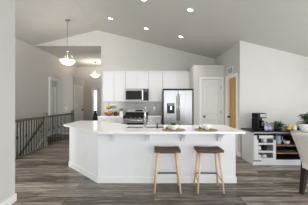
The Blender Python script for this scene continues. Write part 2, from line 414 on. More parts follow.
# wooden door in the side wall
d2 = struct('door_2', MB().box(XR+0.055, XR+0.09, DY0+0.02, DY1-0.02, 0.01, DH-0.02), 'honey')
for z0, z1 in ((0.22, 0.86), (1.04, 1.86)):
    mb = MB(); a, b = DY0+0.12, DY1-0.12; x0, x1 = XR+0.040, XR+0.056
    mb.box(x0, x1, a, a+0.02, z0, z1).box(x0, x1, b-0.02, b, z0, z1).box(x0, x1, a+0.02, b-0.02, z0, z0+0.02).box(x0, x1, a+0.02, b-0.02, z1-0.02, z1)
    mb.box(x0+0.006, x1, a+0.06, b-0.06, z0+0.06, z1-0.06, 0.004)
    struct('door_panel', mb, 'honey', d2)
struct('door_knob', MB().cone((XR+0.055, DY1-0.07, 0.93), (XR+0.02, DY1-0.07, 0.93), 0.026, 0.018, 12).ball((XR+0.002, DY1-0.07, 0.93), 0.028), 'blackm', d2)
tj = MB().box(XR-0.018, XR, DY0-0.075, DY0, 0, DH, .004).box(XR-0.018, XR, DY1, DY1+0.075, 0, DH, .004).box(XR-0.018, XR, DY0-0.075, DY1+0.075, DH, DH+0.075, .004)
tj.box(XR, XR+0.12, DY0, DY0+0.018, 0, DH).box(XR, XR+0.12, DY1-0.018, DY1, 0, DH).box(XR, XR+0.12, DY0+0.018, DY1-0.018, DH-0.018, DH)
struct('trim_3', tj, 'trim')
# closet door on the side of the hall closet
d3 = struct('door_3', MB().box(-3.42, -3.40, 8.22, 9.02, 0.01, 2.03), 'door')
for z0, z1 in ((0.2, 0.85), (1.02, 1.9)):
    struct('door_panel', MB().box(-3.40, -3.392, 8.32, 8.92, z0, z0+0.03).box(-3.40, -3.392, 8.32, 8.92, z1-0.03, z1).box(-3.40, -3.392, 8.32, 8.35, z0+0.03, z1-0.03).box(-3.40, -3.392, 8.89, 8.92, z0+0.03, z1-0.03), 'door', d3)
struct('door_knob', MB().cone((-3.40, 8.95, 1.0), (-3.36, 8.95, 1.0), 0.03, 0.03, 12).ball((-3.345, 8.95, 1.0), 0.032), 'blackm', d3)
struct('trim_4', MB().box(-3.42, -3.40, 8.14, 8.21, 0, 2.04).box(-3.42, -3.40, 9.03, 9.10, 0, 2.04).box(-3.42, -3.40, 8.14, 9.10, 2.04, 2.11), 'trim')
# cased door in the stair wall
d4 = struct('door_4', MB().box(XL-0.09, XL-0.05, 7.80, 8.10, 0.0, 2.0), 'door')
struct('door_panel', MB().box(XL-0.05, XL-0.042, 7.86, 8.04, 1.0, 1.9, .003).box(XL-0.05, XL-0.042, 7.86, 8.04, 0.2, 0.85, .003), 'door', d4)
t5 = MB().box(XL, XL+0.05, 7.66, 7.80, 0, 2.24, .004).box(XL, XL+0.03, 8.06, 8.18, 0, 2.0, .003).box(XL, XL+0.10, 7.64, 8.20, 2.24, 2.30, .01).box(XL, XL+0.12, 7.62, 8.20, 2.30, 2.37, .01)
struct('trim_5', t5, 'trim')

# baseboards -------------------------------------------------------
BH, BT = 0.10, 0.014
def bb(name, x0, x1, y0, y1): struct('baseboard_'+name, MB().box(x0, x1, y0, y1, 0, BH, 0.003), 'trim')
bb('near', -1.89, -1.89+BT, YF, 2.585+BT); bb('near_end', -2.01, -1.89, 2.585, 2.585+BT)
bb('bar', XR-BT, XE, YW-BT, YW); bb('corner', XR-BT, XR, YW, DY0-0.075); bb('pantry', XR-BT, XR, DY1+0.075, PY)
bb('pantry_front', PX0, QX0-0.07, PY-BT, PY); bb('closet', -3.82, -3.42, 8.0-BT, 8.0); bb('closet_side', -3.42, -3.42+BT, 8.0-BT, 8.14)
bb('hall_back', -3.07, -1.86, 10.5-BT, 10.5); bb('hall_left', XL, XL+BT, 7.45, 7.70)

# backsplash
struct('wall_backsplash', MB().box(-1.80, 0.26, YB-0.012, YB, 0.92, 1.38), 'tile')

# ------------------------------------------------------------------ staircase and railing
st = thing('staircase', 'charcoal carpeted stairs dropping away behind the black baluster railing', 'staircase', (-3.775, 7.45, 0))
for i in range(13):
    z = -0.19*(i+1); y = -0.27*i
    s_ = MB().box(-0.44, 0.44, y-0.27, y, z-0.19, z-0.03).box(-0.44, 0.44, y-0.295, y, z-0.03, z, 0.008)
    s_.build('step', 'carpet', st)
sk = MB(); sk.prism([(0.0, 0.12), (0.0, -0.30), (-3.5, -2.76), (-3.5, -2.34)], -0.470, -0.445, 'x')
sk.build('skirt_board', 'trim', st)
hr = thing('wall_handrail', 'dark sloping handrail fixed to the wall above the stairs', 'handrail', (XL, 7.4, 0.8))
hr_p = MB().bar((0.085, 0, 0), (0.085, -3.4, -2.45), 0.05, 0.06, 0.012); hr_p.build('rail', 'railwood', hr)
for t in (0.06, 0.35, 0.65, 0.95):
    MB().tube([(0.0, -3.4*t, -2.45*t-0.10), (0.06, -3.4*t, -2.45*t-0.09), (0.085, -3.4*t, -2.45*t-0.02)], 0.009).build('bracket', 'blackm', hr)

RXX = -3.25
rl = thing('stair_railing', 'grey-brown wood railing with black iron balusters along the stairwell', 'railing', (RXX, 3.62, 0))
def newel(y):
    n = MB().box(-0.055, 0.055, y-0.055, y+0.055, 0, 0.16, .006).box(-0.045, 0.045, y-0.045, y+0.045, 0.16, 0.98, .006)
    n.box(-0.06, 0.06, y-0.06, y+0.06, 0.98, 1.005, .005).box(-0.05, 0.05, y-0.05, y+0.05, 1.005, 1.04, .02)
    n.build('newel_post', 'newel', rl)
for y in (0.05, 2.06, 3.98): newel(y)
for a, b in ((0.1, 2.01), (2.11, 3.93)):
    MB().box(-0.035, 0.035, a, b, 0.875, 0.935, .012).build('handrail', 'railwood', rl)
    MB().box(-0.035, 0.035, a, b, 0.0, 0.03, .005).build('shoe_rail', 'railwood', rl)
    n = 18
    for i in range(n):
        y = a + (b-a)*(i+0.5)/n
        m = MB().box(-0.0075, 0.0075, y-0.0075, y+0.0075, 0.03, 0.875)
        if i % 3 == 1: m.lathe([(0.008, -0.05), (0.02, -0.02), (0.02, 0.02), (0.008, 0.05)], (0, y, 0.5), 8)
        m.build('baluster', 'blackm', rl)

# ------------------------------------------------------------------ island
CT = 0.90
isl = thing('kitchen_island', 'large white kitchen island with angled left end and quartz overhang', 'kitchen island', (0, 3.3, 0))
def sh(poly): return [(x, y-3.3) for x, y in poly]
body = [(-0.933, 3.167), (1.36, 3.167), (1.36, 3.70), (-0.52, 3.70), (-1.37, 4.55), (-1.78, 4.55), (-1.78, 4.0)]

top_o = [(-0.845, 2.85), (1.375, 2.85), (1.375, 3.75), (-0.50, 3.75), (-1.36, 4.61), (-1.81, 4.61), (-1.81, 3.79)]
# counter with a sink cut-out, made of pieces round the hole
KX0, KX1, KY0, KY1 = -0.50, 0.18, 3.30, 3.62
tp = MB()
tp.prism(sh([(-0.845, 2.85), (KX0, 2.85), (KX0, 3.75), (-1.36, 4.61), (-1.81, 4.61), (-1.81, 3.79)]), CT-0.03, CT)
tp.box(KX0, KX1, 2.85-3.3, KY0-3.3, CT-0.03, CT).box(KX0, KX1, KY1-3.3, 3.75-3.3, CT-0.03, CT)
tp.box(KX1, 1.375, 2.85-3.3, 3.75-3.3, CT-0.03, CT)
tp.build('countertop', 'quartz', isl)
zs = CT-0.235
bm_ = MB(); bm_.prism(sh(body), 0, zs, 'z')
bm_.prism(sh([(-0.933, 3.167), (KX0-0.02, 3.167), (KX0-0.02, 3.70), (-0.52, 3.70), (-1.37, 4.55), (-1.78, 4.55), (-1.78, 4.0)]), zs, CT-0.03)
bm_.box(KX1+0.02, 1.36, 3.167-3.3, 3.70-3.3, zs, CT-0.03)
bm_.box(KX0-0.02, KX1+0.02, 3.167-3.3, KY0-0.02-3.3, zs, CT-0.03).box(KX0-0.02, KX1+0.02, KY1+0.02-3.3, 3.70-3.3, zs, CT-0.03)
bm_.build('body', 'island', isl)
# baseboard following the body
ib = MB(); off = 0.014
ib.box(-0.94, 1.36+off, 3.167-off-3.3, 3.167-3.3, 0, BH, .003).box(1.36, 1.36+off, 3.167-3.3, 3.70-3.3, 0, BH, .003)
ib.prism(sh([(-0.933, 3.167-off), (-0.933, 3.167), (-1.78, 4.0), (-1.79, 3.99)]), 0, BH, 'z'); ib.box(-1.78-off, -1.78, 3.985-3.3, 4.55-3.3, 0, BH, .003)
ib.build('baseboard', 'trim', isl)
for x in (-0.685, -0.105, 0.475, 1.075):
    k = MB(); pf = [(3.167-3.3, CT-0.03), (2.94-3.3, CT-0.03), (2.94-3.3, CT-0.06), (3.02-3.3, CT-0.085), (3.09-3.3, CT-0.14), (3.125-3.3, CT-0.20), (3.167-3.3, CT-0.205)]
    k.prism(pf, x-0.032, x+0.032, 'x', .003); k.build('corbel', 'island', isl)
snk = MB(); t_ = 0.012; z0 = CT-0.20
Y0, Y1 = KY0-3.3, KY1-3.3
snk.box(KX0, KX1, Y0, Y1, z0-t_, z0).box(KX0-t_, KX0, Y0, Y1, z0, CT-0.03).box(KX1, KX1+t_, Y0, Y1, z0, CT-0.03).box(KX0, KX1, Y0-t_, Y0, z0, CT-0.03).box(KX0, KX1, Y1, Y1+t_, z0, CT-0.03)
snk.build('sink_basin', 'darksteel', isl)
def outlet(name, label, loc, rz, scale=1.0, normal_y=-1):
    o = thing(name, label, 'outlet', loc, rz)
    MB().box(-0.036*scale, 0.036*scale, -0.008, 0.0, -0.058*scale, 0.058*scale, .003).build('cover_plate', 'ceramic', o)
    for z in (-0.022, 0.022): MB().box(-0.014, 0.014, -0.0105, -0.008, z-0.014, z+0.014, .002).build('socket', 'trim', o)
    return o
outlet('wall_outlet', 'white outlet on the island front behind the left stool', (-0.055, 3.167, 0.40), 0)
outlet('wall_outlet', 'white outlet low on the angled left face of the island', (-1.235, 3.464, 0.43), -R(44.5))
outlet('wall_outlet', 'white outlet on the tile backsplash between range and refrigerator', (0.01, YB-0.012, 1.14), 0)
outlet('wall_outlet', 'small white outlet plate low on the stairwell wall', (XL, 5.95, 0.48), R(90))
outlet('light_switch', 'white switch plate on the front of the hall closet wall', (-3.83+0.14, 8.0, 1.10), 0, 1.2)['category'] = 'light switch'

# faucet and soap pump
fa = thing('kitchen_faucet', 'tall chrome gooseneck faucet standing at the island sink', 'faucet', (-0.155, 3.255, CT))
MB().lathe([(0.032, 0), (0.032, 0.012), (0.02, 0.03), (0.018, 0.1)]).build('base', 'chrome', fa)
pts = [(0, 0, 0.05), (0, 0, 0.24)]+[(0, 0.085-0.085*math.cos(a), 0.24+0.10*math.sin(a)) for a in [math.pi*i/10 for i in range(1, 11)]]+[(0, 0.17, 0.20)]
MB().tube(pts, 0.0165, 10).build('spout', 'chrome', fa)
MB().cone((0, 0.17, 0.21), (0, 0.17, 0.14), 0.017, 0.02).build('spray_head', 'chrome', fa)
MB().tube([(0.015, 0, 0.07), (0.05, 0, 0.085), (0.085, 0, 0.13)], [0.01, 0.009, 0.007]).build('handle', 'chrome', fa)
so = thing('soap_dispenser', 'small dark soap pump right of the tall faucet', 'soap dispenser', (0.055, 3.25, CT))
MB().lathe([(0.022, 0), (0.022, 0.008), (0.014, 0.02), (0.011, 0.06)], seg=14).build('collar', 'bronze', so)
MB().tube([(0, 0, 0.05), (0, 0, 0.085), (0, 0.035, 0.09), (0, 0.06, 0.078)], 0.008).build('spout', 'bronze', so)

# ------------------------------------------------------------------ base cabinets, counters, uppers
YC = 6.06
def shaker(x0, x1, z0, z1, y):       # shaker door: slab plus frame
    m = MB(); w_ = 0.055
    m.box(x0, x1, y-0.014, y, z0, z1)
    m.box(x0, x0+w_, y-0.02, y-0.014, z0, z1, .0015).box(x1-w_, x1, y-0.02, y-0.014, z0, z1, .0015)
    m.box(x0+w_, x1-w_, y-0.02, y-0.014, z0, z0+w_, .0015).box(x0+w_, x1-w_, y-0.02, y-0.014, z1-w_, z1, .0015)
    return m
def base_cab(x0, x1, label):
    o = thing('base_cabinet', label, 'cabinet', ((x0+x1)/2, YC, 0), 0, 'white base cabinets'); hw = (x1-x0)/2
    MB().box(-hw, hw, 0, YB-0.014-YC, 0.09, 0.865).box(-hw, hw, 0.06, YB-0.014-YC, 0, 0.09).build('carcass', 'cab', o)
    n = 2 if hw > 0.3 else 1
    for i in range(n):
        a = -hw+0.003+i*2*hw/n; b = a+2*hw/n-0.006
        d = shaker(a, b, 0.10, 0.70, 0).build('door', 'cab', o)
        MB().box(b-0.05, b-0.04, -0.045, -0.02, 0.56, 0.68, .003).build('handle', 'nickel', d)
        d = shaker(a, b, 0.71, 0.86, 0).build('drawer', 'cab', o)
        MB().box((a+b)/2-0.06, (a+b)/2+0.06, -0.045, -0.02, 0.78, 0.79, .003).build('handle', 'nickel', d)
RG0, RG1 = -0.975, -0.20
base_cab(-1.79, RG0-0.004, 'white base cabinet left of the range under the fruit stand')
base_cab(RG1+0.004, 0.235, 'white base cabinet between the range and the refrigerator')
def counter(x0, x1, label):
    o = MB().box(x0, x1, -0.03, YB-0.014-YC, 0, 0.035, .004).build('countertop', 'quartz', None, (0, YC, 0.867))
    single(o, label, 'countertop')
counter(-1.80, RG0-0.002, 'white quartz worktop left of the range holding the fruit stand')
counter(RG1+0.002, 0.245, 'white quartz worktop between the range and the refrigerator')
UY = YB-0.33
def upper(x0, x1, z0, z1, n, label):
    o = thing('upper_cabinet', label, 'cabinet', ((x0+x1)/2, UY, z0), 0, 'white upper cabinets'); hw = (x1-x0)/2
    MB().box(-hw, hw, 0, YB-UY-0.001, 0, z1-z0).build('carcass', 'cab', o)
    for i in range(n):
        a = -hw+0.004+i*2*hw/n; b = a+2*hw/n-0.008
        shaker(a, b, 0.003, z1-z0-0.035, 0).build('door', 'cab', o)
    MB().box(-hw, hw, -0.03, 0.02, z1-z0-0.03, z1-z0+0.012, .004).build('crown_moulding', 'cab', o)
upper(-1.71, -0.952, 1.37, 2.39, 2, 'white upper cabinet at the left end of the row, beside the hall')
upper(-0.948, -0.186, 1.80, 2.39, 2, 'short white upper cabinet directly above the microwave')
upper(-0.182, 0.283, 1.37, 2.39, 1, 'white upper cabinet between the microwave and the refrigerator')
upper(0.287, 1.196, 1.79, 2.39, 2, 'short white upper cabinet above the refrigerator')

# ------------------------------------------------------------------ appliances
mw = thing('microwave', 'stainless over-range microwave with black glass door', 'microwave', (-0.567, YB-0.40, 1.372))
MB().box(-0.378, 0.378, 0.0, 0.398, 0, 0.422, .004).build('body', 'darkgrey', mw)
MB().box(-0.378, 0.215, -0.03, 0, 0.03, 0.405, .006).build('door', 'steel', mw)
MB().box(-0.362, 0.172, -0.034, -0.03, 0.06, 0.355, .0015).build('window', 'black', mw)
MB().box(0.22, 0.378, -0.03, 0, 0.03, 0.405, .006).build('control_panel', 'black', mw)
MB().box(0.25, 0.35, -0.033, -0.03, 0.33, 0.37).build('display', 'blueled', mw)
MB().box(0.178, 0.202, -0.075, -0.05, 0.06, 0.38, .008).box(0.18, 0.2, -0.05, -0.03, 0.08, 0.1).box(0.18, 0.2, -0.05, -0.03, 0.34, 0.36).build('handle', 'chrome', mw)
MB().box(-0.378, 0.378, -0.03, 0, 0.408, 0.424).build('vent_grille', 'steel', mw)
MB().box(-0.378, 0.378, -0.03, 0, 0.0, 0.026).build('bottom_trim', 'steel', mw)

rg = thing('gas_range', 'stainless gas range with black cooktop and raised back panel', 'range', ((RG0+RG1)/2, 5.98, 0))
W2 = (RG1-RG0)/2-0.003
MB().box(-W2, W2, 0.02, 0.66, 0.02, 0.895, .004).build('body', 'darkgrey', rg)
MB().box(-W2, W2, 0.0, 0.60, 0.895, 0.915, .004).build('cooktop', 'black', rg)
MB().box(-W2, W2, 0.60, 0.66, 1.0, 1.115, .01).build('back_panel', 'steel', rg)
MB().box(-W2, W2, 0.595, 0.66, 0.895, 1.0).build('rear_guard', 'black', rg)
MB().box(-0.06, 0.20, 0.592, 0.60, 1.03, 1.085, .002).build('display', 'black', rg)
for cx_ in (-0.19, 0.19):
    g = MB()
    for dx in (-0.15, -0.05, 0.05, 0.15): g.box(cx_+dx-0.007, cx_+dx+0.007, 0.04, 0.57, 0.93, 0.948)
    for dy in (0.045, 0.3, 0.56): g.box(cx_-0.17, cx_+0.17, dy-0.007, dy+0.007, 0.925, 0.943)
    for dx in (-0.15, 0.15):
        for dy in (0.045, 0.56): g.box(cx_+dx-0.007, cx_+dx+0.007, dy-0.007, dy+0.007, 0.914, 0.93)
    g.build('grate', 'blackm', rg)
    for dy in (0.17, 0.43): MB().lathe([(0.045, 0), (0.045, 0.008), (0.02, 0.012)], (cx_, dy, 0.914), 14).build('burner', 'blackm', rg)
MB().prism([(0.0, 0.835), (0.03, 0.835), (0.03, 0.895), (0.012, 0.895)], -W2, W2, 'x').build('control_panel', 'black', rg)
for i in range(5):
    x = -0.28+i*0.14
    MB().cone((x, 0.004, 0.862), (x, -0.03, 0.86), 0.020, 0.016, 12).build('knob', 'chrome', rg)
d = MB().box(-W2, W2, 0.0, 0.02, 0.19, 0.832, .005).build('oven_door', 'steel', rg)
MB().box(-0.26, 0.26, -0.004, 0.0, 0.30, 0.70, .001).build('window', 'black', d)
MB().cone((-0.33, -0.05, 0.775), (0.33, -0.05, 0.775), 0.013, 0.013, 10).box(-0.31, -0.29, -0.05, 0, 0.765, 0.785).box(0.29, 0.31, -0.05, 0, 0.765, 0.785).build('handle', 'chrome', d)
MB().box(-W2, W2, 0.0, 0.02, 0.03, 0.175, .005).build('drawer', 'steel', rg)

fr = thing('refrigerator', 'stainless french-door refrigerator with black water dispenser', 'refrigerator', (0.725, PY, 0))
MB().box(-0.462, 0.462, 0.012, 0.54, 0.03, 1.715).box(-0.42, 0.42, 0.10, 0.52, 0, 0.03).build('body', 'black', fr)
MB().box(-0.462, 0.462, 0.012, 0.10, 1.715, 1.76, .004).build('top_trim', 'black', fr)
dl = MB().box(-0.432, -0.004, -0.03, 0.012, 0.68, 1.71, .008).build('door', 'steel', fr)
MB().box(-0.335, -0.105, -0.036, -0.03, 1.01, 1.32, .003).build('dispenser', 'black', dl)
MB().box(-0.305, -0.125, -0.039, -0.036, 1.24, 1.31).build('dispenser_panel', 'blueled', dl)
MB().box(-0.24, -0.19, -0.05, -0.036, 1.12, 1.22, .003).build('spout', 'chrome', dl)
dr = MB().box(0.004, 0.432, -0.03, 0.012, 0.68, 1.71, .008).build('door', 'steel', fr)
for s_, d_ in ((-1, dl), (1, dr)):
    x = s_*0.038
    MB().cone((x, -0.085, 0.80), (x, -0.085, 1.60), 0.012, 0.012, 10).box(x-0.009, x+0.009, -0.085, -0.03, 0.83, 0.85).box(x-0.009, x+0.009, -0.085, -0.03, 1.55, 1.57).build('handle', 'chrome', d_)
fz = MB().box(-0.432, 0.432, -0.03, 0.012, 0.05, 0.67, .008).build('freezer_drawer', 'steel', fr)
MB().cone((-0.36, -0.085, 0.60), (0.36, -0.085, 0.60), 0.012, 0.012, 10).box(-0.34, -0.32, -0.085, -0.03, 0.59, 0.61).box(0.32, 0.34, -0.085, -0.03, 0.59, 0.61).build('handle', 'chrome', fz)

# ------------------------------------------------------------------ stools
def make_stool(label, loc):
    s = thing('bar_stool', label, 'stool', loc, 0, 'stools at the island')
    HW, D = 0.195, 0.13
    # saddle seat: grid dished left to right
    m = MB(); nx, ny = 12, 6; top = []
    for sg, zb in ((1, 0.645), (-1, 0.60)):
        for j in range(ny+1):
            for i in range(nx+1):
                u = -1+2*i/nx; v = -1+2*j/ny
                edge = max(abs(u), abs(v)); rr = 0.012*max(0, (edge-0.85)/0.15)**2
                z = zb + (0.010*(u*u-0.4) - rr if sg == 1 else 0)
                m.v.append((u*HW, v*D, z))
    N = (nx+1)*(ny+1)
    for j in range(ny):
        for i in range(nx):
            a = j*(nx+1)+i; q = [a, a+1, a+nx+2, a+nx+1]
            m.f.append(q); m.sm.append(True); m.f.append([N+k for k in q[::-1]]); m.sm.append(True)
    ring_ = [i for i in range(nx+1)]+[(j+1)*(nx+1)-1 for j in range(1, ny+1)]+[ny*(nx+1)+i for i in range(nx-1, -1, -1)]+[j*(nx+1) for j in range(ny-1, 0, -1)]
    for k in range(len(ring_)):
        a, b = ring_[k], ring_[(k+1) % len(ring_)]; m.f.append([a, N+a, N+b, b]); m.sm.append(False)
    m.build('seat', 'seat', s)
    MB().box(-0.15, 0.15, -0.085, 0.085, 0.578, 0.602, .004).build('seat_frame', 'bronze', s)
    for sx in (-1, 1):
        for sy in (-1, 1):
            MB().cone((sx*0.193, sy*0.135, 0), (sx*0.135, sy*0.085, 0.60), 0.0135, 0.021, 12).build('leg', 'paleoak', s)
    # footrest bars: black front and back, brass at the sides
    def leg_at(sx, sy, z): t = z/0.60; return (sx*(0.193-0.058*t), sy*(0.135-0.05*t), z)
    MB().bar(leg_at(-1, 1, 0.21), leg_at(1, 1, 0.21), 0.014, 0.03, .003).build('footrest', 'blackm', s)
    MB().bar(leg_at(-1, -1, 0.15), leg_at(-1, 1, 0.21), 0.012, 0.012, .002).build('stretcher', 'brass', s)
    MB().bar(leg_at(1, -1, 0.15), leg_at(1, 1, 0.21), 0.012, 0.012, .002).build('stretcher', 'brass', s)
    return s
s1 = make_stool('dark-seated beech bar stool in front of the outlet, nearer the faucet', (0.200, 2.925, 0))
dup(s1, (0.835, 2.925, 0), 'dark-seated beech bar stool nearer the right end of the island')

# ------------------------------------------------------------------ place settings
def make_mat(label, loc):
    o = MB(); prof = [(0.001, 0.0), (0.185, 0.0), (0.188, 0.004)]
    r = 0.185
    while r > 0.01: prof += [(r, 0.007), (r-0.006, 0.004)]; r -= 0.012
    prof.append((0.001, 0.006))
    o.lathe(prof, seg=32); ob = o.build('placemat', 'jute', None, loc)
    return single(ob, label, 'placemat', 'round placemats on the island')
P1, P2 = (0.315, 3.04, CT), (0.83, 3.04, CT)
pm = make_mat('round woven placemat under the bowl of greens', P1)
dup(pm, P2, 'round woven placemat on the right, nearest the pantry door')
def make_bowl(label, loc, group='white bowls on placemats'):
    o = thing('salad_bowl', label, 'bowl', loc, 0, group)
    MB().lathe([(0.001, 0.0), (0.04, 0), (0.042, 0.008), (0.066, 0.04), (0.076, 0.078), (0.072, 0.079), (0.06, 0.042), (0.035, 0.015), (0.001, 0.012)], seg=28).build('bowl', 'ceramic', o)
    return o
b1 = make_bowl('white bowl heaped with bright green salad leaves', (P1[0], P1[1], CT+0.007))
g = MB()
for i in range(34):
    a = random.uniform(0, 6.28); r = random.uniform(0, 0.045)
    g.leaf((r*math.cos(a), r*math.sin(a), 0.06+random.uniform(0, 0.03)), (math.cos(a*1.7), math.sin(a*1.7), random.uniform(0.1, 0.8)), 0.055, 0.035)
gs = g.build('salad_greens', 'salad', None, (P1[0], P1[1], CT+0.012)); gs['kind'] = 'stuff'; single(gs, 'bright green leaves piled in the white bowl', 'salad')
b2 = make_bowl('empty-looking white bowl on the right placemat', (P2[0]+0.02, P2[1]+0.03, CT+0.007))
def napkin(label, loc, rz):
    o = thing('folded_napkin', label, 'napkin', loc, rz, 'folded napkins with rings')
    m = MB()
    for k in (-1, 0, 1): m.prism([(-0.008, 0), (0.008, 0), (0.02+0.004*k, 0.075), (-0.02+0.004*k, 0.075)], -0.006+0.012*k, 0.004+0.012*k, 'y', .002)
    m.build('cloth', 'linen', o)
    MB().lathe([(0.02, 0.012), (0.024, 0.018), (0.024, 0.032), (0.02, 0.038)], seg=14).build('ring', 'bronze', o)
    return o
n1 = napkin('folded white napkin standing left of the bowl of greens', (P1[0]-0.105, P1[1]+0.02, CT+0.007), 0.3)
dup(n1, (P2[0]-0.085, P2[1]+0.02, CT+0.007), 'folded white napkin standing left of the right bowl', 0.5)

# ------------------------------------------------------------------ back counter decor
FZ = 0.903
fs = thing('fruit_stand', 'two-tier copper fruit stand at the left end of the worktop', 'fruit stand', (-1.50, 6.30, FZ))
MB().lathe([(0.001, 0.0), (0.06, 0.0), (0.065, 0.012), (0.10, 0.035), (0.145, 0.10), (0.14, 0.105), (0.095, 0.043), (0.001, 0.02)], seg=26).build('lower_bowl', 'copper', fs)
MB().lathe([(0.001, 0.215), (0.05, 0.215), (0.10, 0.255), (0.096, 0.26), (0.045, 0.224), (0.001, 0.222)], seg=26).build('upper_bowl', 'copper', fs)
MB().cone((0, 0, 0.02), (0, 0, 0.40), 0.006, 0.006, 8).build('stem', 'bronze', fs)
MB().tube([(0.025*math.cos(t), 0, 0.42+0.025*math.sin(t)) for t in [2*math.pi*i/14 for i in range(15)]], 0.004, 6).build('ring_handle', 'bronze', fs)
def fruit(kind, label, m, loc, r, group, squash=1.0, tip=False):
    o = MB(); o.ball((0, 0, 0), r, r, r*squash, 14)
    if tip: o.ball((0, 0, r*squash*0.95), r*0.28, r*0.28, r*0.3, 8)
    ob = o.build(kind, m, None, loc); ob.rotation_euler = (random.uniform(-.3, .3), 0, random.uniform(0, 6))
    single(ob, label, kind, group)
    MB().cone((0, 0, r*squash*0.9), (0.004, 0, r*squash*1.18), 0.003, 0.002, 6).build('stem', 'bronze', ob)
    return ob
for i in range(6):
    a = i*math.pi/3; fruit('orange', 'orange among those ringing the lower copper bowl', 'orange', (-1.50+0.085*math.cos(a), 6.30+0.085*math.sin(a), FZ+0.093), 0.040, 'oranges in the lower bowl')
fruit('pear', 'green pear at the left of the upper fruit tier', 'pear', (-1.50-0.06, 6.275, FZ+0.283), 0.038, None, 1.2, True)
fruit('lemon', 'yellow lemon at the front of the upper fruit tier', 'lemon', (-1.49, 6.235, FZ+0.282), 0.036, None, 1.2)
fruit('apple', 'red apple at the right of the upper fruit tier', 'apple', (-1.50+0.06, 6.285, FZ+0.283), 0.040, None)
fruit('apple', 'red apple at the back of the upper fruit tier', 'apple', (-1.50, 6.365, FZ+0.283), 0.040, None)
kt = thing('teapot', 'small dark round teapot between fruit stand and white crock', 'teapot', (-1.25, 6.22, FZ))
MB().lathe([(0.001, 0), (0.045, 0), (0.065, 0.03), (0.07, 0.07), (0.055, 0.115), (0.03, 0.13), (0.001, 0.132)], seg=22).build('body', 'bronze', kt)
MB().lathe([(0.001, 0.16), (0.010, 0.158), (0.012, 0.148), (0.006, 0.14), (0.03, 0.134), (0.03, 0.128)], seg=14).build('lid', 'bronze', kt)
MB().tube([(-0.055, 0, 0.05), (-0.09, 0, 0.075), (-0.105, 0, 0.115)], [0.014, 0.011, 0.008]).build('spout', 'bronze', kt)
MB().tube([(0.06, 0, 0.035), (0.095, 0, 0.05), (0.10, 0, 0.09), (0.055, 0, 0.105)], 0.007).build('handle', 'bronze', kt)

def plant(mb, n, c, spread, height, L, W, up=(0.1, 1.0), tilt=0.3):
    for i in range(n):
        a = random.uniform(0, 6.28); r = random.uniform(0, spread); z = random.uniform(0, height)
        mb.leaf((c[0]+r*math.cos(a), c[1]+r*math.sin(a)*0.7, c[2]+z), (math.cos(a), math.sin(a), random.uniform(*up)), L*random.uniform(.7, 1.2), W*random.uniform(.8, 1.2), tilt)
ck = thing('potted_herb', 'leafy herb in a white crock beside the range', 'plant', (-1.075, 6.25, FZ))
MB().lathe([(0.001, 0), (0.055, 0), (0.062, 0.02), (0.064, 0.15), (0.068, 0.16), (0.06, 0.16), (0.056, 0.14), (0.001, 0.135)], seg=24).build('pot', 'ceramic', ck)
g = MB(); plant(g, 34, (0, 0, 0.14), 0.05, 0.09, 0.065, 0.035, (0.2, 1.2)); g.build('foliage', 'salad', ck)

# ------------------------------------------------------------------ coffee bar
SBX0, SBX1, SBY0, SBY1, SBT = 2.125, 3.62, 4.07, 4.60, 0.725
sb = thing('coffee_bar_sideboard', 'white sideboard with black top and sliding barn doors by the wall', 'sideboard', (SBX0, SBY0, 0))
W_, D_ = SBX1-SBX0, SBY1-SBY0
cs = MB()
cs.box(0, 0.03, 0, D_, 0.115, SBT-0.022).box(W_-0.03, W_, 0, D_, 0.115, SBT-0.022).box(0, W_, 0, D_, 0.0, 0.115)
cs.box(0.03, W_-0.03, D_-0.02, D_, 0.115, SBT-0.03).box(0.03, W_-0.03, 0, D_, SBT-0.06, SBT-0.022)
for x in (0.475, 1.02): cs.box(x-0.012, x+0.012, 0, D_-0.02, 0.115, SBT-0.06)
for x0, x1 in ((0.03, 0.463),):
    for z in (0.285, 0.455): cs.box(x0, x1, 0.03, D_-0.02, z, z+0.018)
cs.build('body', 'cab', sb)
MB().box(-0.02, W_+0.02, -0.02, D_+0.005, SBT-0.022, SBT, .004).build('top', 'black', sb)
cl = MB(); cl.box(0.488, 1.007, D_-0.03, D_-0.02, 0.115, SBT-0.06); cl.box(0.488, 0.494, 0.0, D_-0.03, 0.115, SBT-0.06).box(1.0, 1.007, 0.0, D_-0.03, 0.115, SBT-0.06).box(0.494, 1.0, 0, D_-0.03, 0.115, 0.121)
cl.build('lining', 'walnut', sb)
MB().box(0.03, 0.463, D_-0.026, D_-0.02, 0.115, SBT-0.06).build('cubby_back', 'darkgrey', sb)
for z in (0.235, 0.40): MB().box(0.494, 1.0, 0.02, D_-0.03, z, z+0.022).build('shelf', 'shelfwood', sb)
MB().box(0.0, W_, -0.036, -0.026, 0.642, 0.682, .002).build('rail', 'blackm', sb)
def barn(x0, x1):
    m = MB(); z0, z1 = 0.12, 0.635; ya, yb_ = -0.024, -0.002; fw_ = 0.085
    m.box(x0, x0+fw_, ya, yb_, z0, z1, .002).box(x1-0.055, x1, ya, yb_, z0, z1, .002)
    m.box(x0+fw_, x1-0.055, ya, yb_, z0, z0+0.04).box(x0+fw_, x1-0.055, ya, yb_, z1-0.06, z1)
    for z in (0.285, 0.455): m.box(x0+fw_, x1-0.055, ya, yb_, z-0.014, z+0.022)
    d = m.build('door', 'cab', sb)
    for x in (x0+0.075, x1-0.03):
        MB().box(x-0.018, x+0.018, -0.044, -0.036, 0.55, 0.69, .002).cone((x, -0.05, 0.668), (x, -0.037, 0.668), 0.026, 0.022, 14).build('strap_hanger', 'blackm', d)
barn(0.012, 0.468); barn(1.03, 1.485)
MB().box(0.0, 0.17, -0.012, 0, 0.085, 0.10, .002).build('floor_guide', 'blackm', sb)

